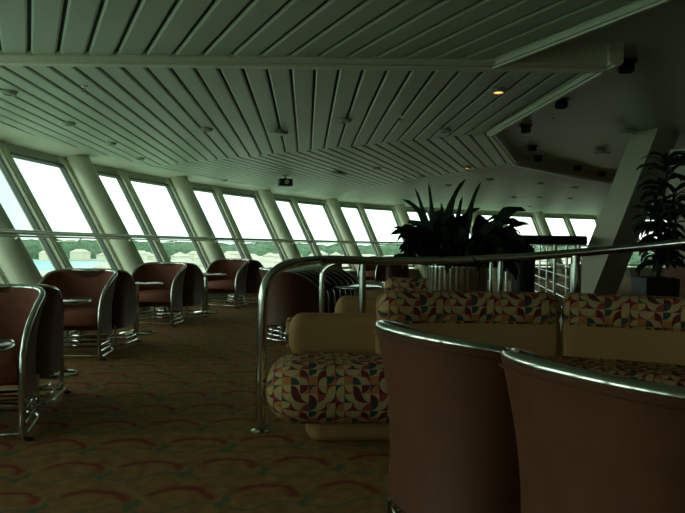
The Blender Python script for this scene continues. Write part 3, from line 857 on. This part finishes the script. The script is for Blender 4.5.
# dracaena
dx_, dy_ = at(655, 6.1).x, 6.1
dr = empty('potted_plant', (dx_, dy_, 0)); tag(dr, 'tall spiky-leaved plant in a square black pot beside the leaning column', 'plant')
mb = MB(); s0, s1, h = .13, .16, .82
mb.hexa([V((x*s0, y*s0, 0)) for x, y in ((-1,-1),(1,-1),(1,1),(-1,1))]+[V((x*s1, y*s1, h)) for x, y in ((-1,-1),(1,-1),(1,1),(-1,1))])
mb.build('pot', M['blackpot'], dr, smooth=False)
mb = MB().box((0, 0, h+.005), (.27, .27, .01)); mb.build('soil', M['soil'], dr, smooth=False)
cn = MB(); fo = MB(); rnd = random.Random(11)
for cx, cy, tx, ty, hh in ((-.03, .0, .10, .0, 1.98), (.05, .03, .20, .05, 1.66), (.0, -.02, .04, .02, 1.42), (.02, .05, .12, -.04, 1.12)):
    a, b = V((cx, cy, h)), V((tx, ty, hh)); cn.tube([a, (a+b)/2+V((.015, 0, 0)), b], .014, 7)
    for k in range(62):
        t = rnd.uniform(.35, 1); q = a.lerp(b, t); an = rnd.uniform(0, 2*PI)
        leaf(fo, q, (math.cos(an), math.sin(an)), rnd.uniform(.18, .34), rnd.uniform(.038, .055), rnd.uniform(1.4, 2.9), rnd.uniform(.4, 1.35) if t > .9 else rnd.uniform(.1, .9), n=8, twist=rnd.uniform(-1.4, 1.4))
cn.build('canes', M['bark'], dr); fo.build('foliage', M['leaf2'], dr)

# ------------------------------------------------------------------ far balustrade with dark wooden cap
ba = at(478, 8.0); bb = at(580, 8.1); bc = at(528, 14.5)
bal = empty('balustrade', ((ba.x+bb.x)/2, 8.0, 0)); inv = Matrix.Translation(-bal.location)
tag(bal, 'metal balustrade with thick dark wooden cap, behind the railing left of the leaning column', 'balustrade')
def capbar(a, b, w=.16):
    t = (b-a).normalized(); n = V((-t.y, t.x, 0))*w/2
    mb = MB(); rows = [[inv@(p+n*u+V((0,0,z))) for u, z in ((-1,1.155),(-1,1.235),(-.8,1.255),(.8,1.255),(1,1.235),(1,1.155),(.8,1.14),(-.8,1.14))] for p in (a, b)]
    mb.grid(rows, cu=True); mb.poly(rows[0]); mb.poly(rows[1]); mb.build('cap', M['darkwood'], bal, smooth=False)
capbar(ba, bb); capbar(bb, bc)
for a, b, n in ((ba, bb, 4), (bb, bc, 6)):
    for k in range(n+1):
        if k == 0 and a is bb: continue
        q = a.lerp(b, k/n if a is not ba else .04+.94*k/n)
        MB().tube([inv@q, inv@(q+V((0,0,1.15)))], .018, 10).build('baluster', M['steel'], bal)
    for j in range(6):
        z = .2+.16*j; MB().tube([inv@(a+V((0,0,z))), inv@(b+V((0,0,z)))], .008, 6).build('rail_bar', M['steel'], bal)

# ------------------------------------------------------------------ outside: shore, water, houses, trees far below
GZ = -30.
def plane(name, x0, x1, y0, y1, z, m, lab=None):
    o = MB().box(((x0+x1)/2, (y0+y1)/2, z), (x1-x0, y1-y0, .4)).build(name, m, smooth=False); struct(o); return o
plane('ground_shore', -3500, 3500, -1500, 4500, GZ-.2, M['land'])
plane('ground_water', -1500, -225, 60, 990, GZ+.05, M['sea'])
rnd = random.Random(5)
def make_house():
    e = empty('house')
    MB().box((0, 0, 3), (14, 9, 6)).build('walls', M['house'], e, smooth=False)
    mb = MB(); A = [V((-7.5, -5, 6)), V((7.5, -5, 6)), V((7.5, 5, 6)), V((-7.5, 5, 6))]; B = [V((-5, 0, 8.5)), V((5, 0, 8.5))]
    mb.poly(A); mb.poly([A[0], A[1], B[1], B[0]]); mb.poly([A[1], A[2], B[1]]); mb.poly([A[2], A[3], B[0], B[1]]); mb.poly([A[3], A[0], B[0]])
    mb.build('roof', M['houseroof'], e, smooth=False)
    return e
h0 = make_house(); taken = []
while len(taken) < 290:
    a = math.radians(rnd.uniform(-38, 24)); d = rnd.uniform(190, 1150)
    X, Y = math.sin(a)*d, math.cos(a)*d; s = rnd.uniform(.7, 1.5)**.30*(1+d/1400)
    if (X < -205 and Y < 1010) or any(math.hypot(X-u, Y-v) < 11*(s+t) for u, v, t in taken): continue
    o = h0 if not taken else copy_tree(h0)
    place(o, X, Y, GZ, rnd.uniform(0, PI)); o.scale = (s, s, s*rnd.uniform(.8, 1.3))
    tag(o, 'pale low house among the trees on the shore outside the windows', 'house', 'far houses on the shore')
    taken.append((X, Y, s))
def hill(mb, x, y, r, h):
    n = 14; rows = []
    for k in range(6):
        t = k/5; rr = r*math.cos(t*PI/2)
        rows.append([V((x+max(rr, .1)*(1+.15*math.sin(j*2.3+x))*math.cos(2*PI*j/n), y+max(rr, .1)*.6*math.sin(2*PI*j/n), GZ+h*math.sin(t*PI/2)*(1+.1*math.sin(j*1.7+y)))) for j in range(n)])
    mb.grid(rows, cu=True)
mb = MB()
for k in range(700):
    a = math.radians(rnd.uniform(-50, 45)); d = rnd.uniform(240, 1000); r = rnd.uniform(4, 12); X, Y = math.sin(a)*d, math.cos(a)*d
    if (X < -210 and Y < 1000) or any(math.hypot(X-u, Y-v) < r*1.2+10*t for u, v, t in taken): continue
    hill(mb, X, Y, r, rnd.uniform(4, 10))
for k in range(160):
    a = math.radians(-55+k*.7); d = rnd.uniform(1200, 1700)
    hill(mb, math.sin(a)*d, math.cos(a)*d, rnd.uniform(40, 90), rnd.uniform(26, 34))
tag(mb.build('tree_belt', M['tree']), 'belt of far green trees on the shore outside the windows', 'trees', None, 'stuff')

# ------------------------------------------------------------------ sky and light
w = bpy.data.worlds.new('sky'); scn.world = w; w.use_nodes = True; nt = w.node_tree; nt.nodes.clear()
out = nt.nodes.new('ShaderNodeOutputWorld'); bg = nt.nodes.new('ShaderNodeBackground')
tc = nt.nodes.new('ShaderNodeTexCoord'); g = NG(nt)
nz = nt.nodes.new('ShaderNodeTexNoise'); nz.inputs['Scale'].default_value = 2.2; nz.inputs['Detail'].default_value = 5
nt.links.new(tc.outputs['Generated'], nz.inputs['Vector'])
sky = g.mix(g.ss(.38, .6, nz.outputs['Fac']), (.74, .95, .88), (.96, 1., .88))
sep = nt.nodes.new('ShaderNodeSeparateXYZ'); nt.links.new(tc.outputs['Generated'], sep.inputs[0])
blue = g.m('MULTIPLY', g.m('MULTIPLY', g.m('SUBTRACT', 1, g.ss(-.52, -.30, sep.outputs[0])), g.ss(-.8, -.65, sep.outputs[0])), g.m('SUBTRACT', 1, g.ss(.1, .4, sep.outputs[2])))
sky = g.mix(g.m('MULTIPLY', blue, g.m('ADD', .55, g.m('MULTIPLY', nz.outputs['Fac'], .5))), sky, (.17, .36, .37))
nt.links.new(sky, bg.inputs['Color']); bg.inputs['Strength'].default_value = 2.0
nt.links.new(bg.outputs[0], out.inputs['Surface'])

scn.view_settings.view_transform = 'Standard'; scn.view_settings.look = 'None'; scn.view_settings.gamma = 1
scn.view_settings.use_curve_mapping = False
scn.view_settings.exposure = 0.52
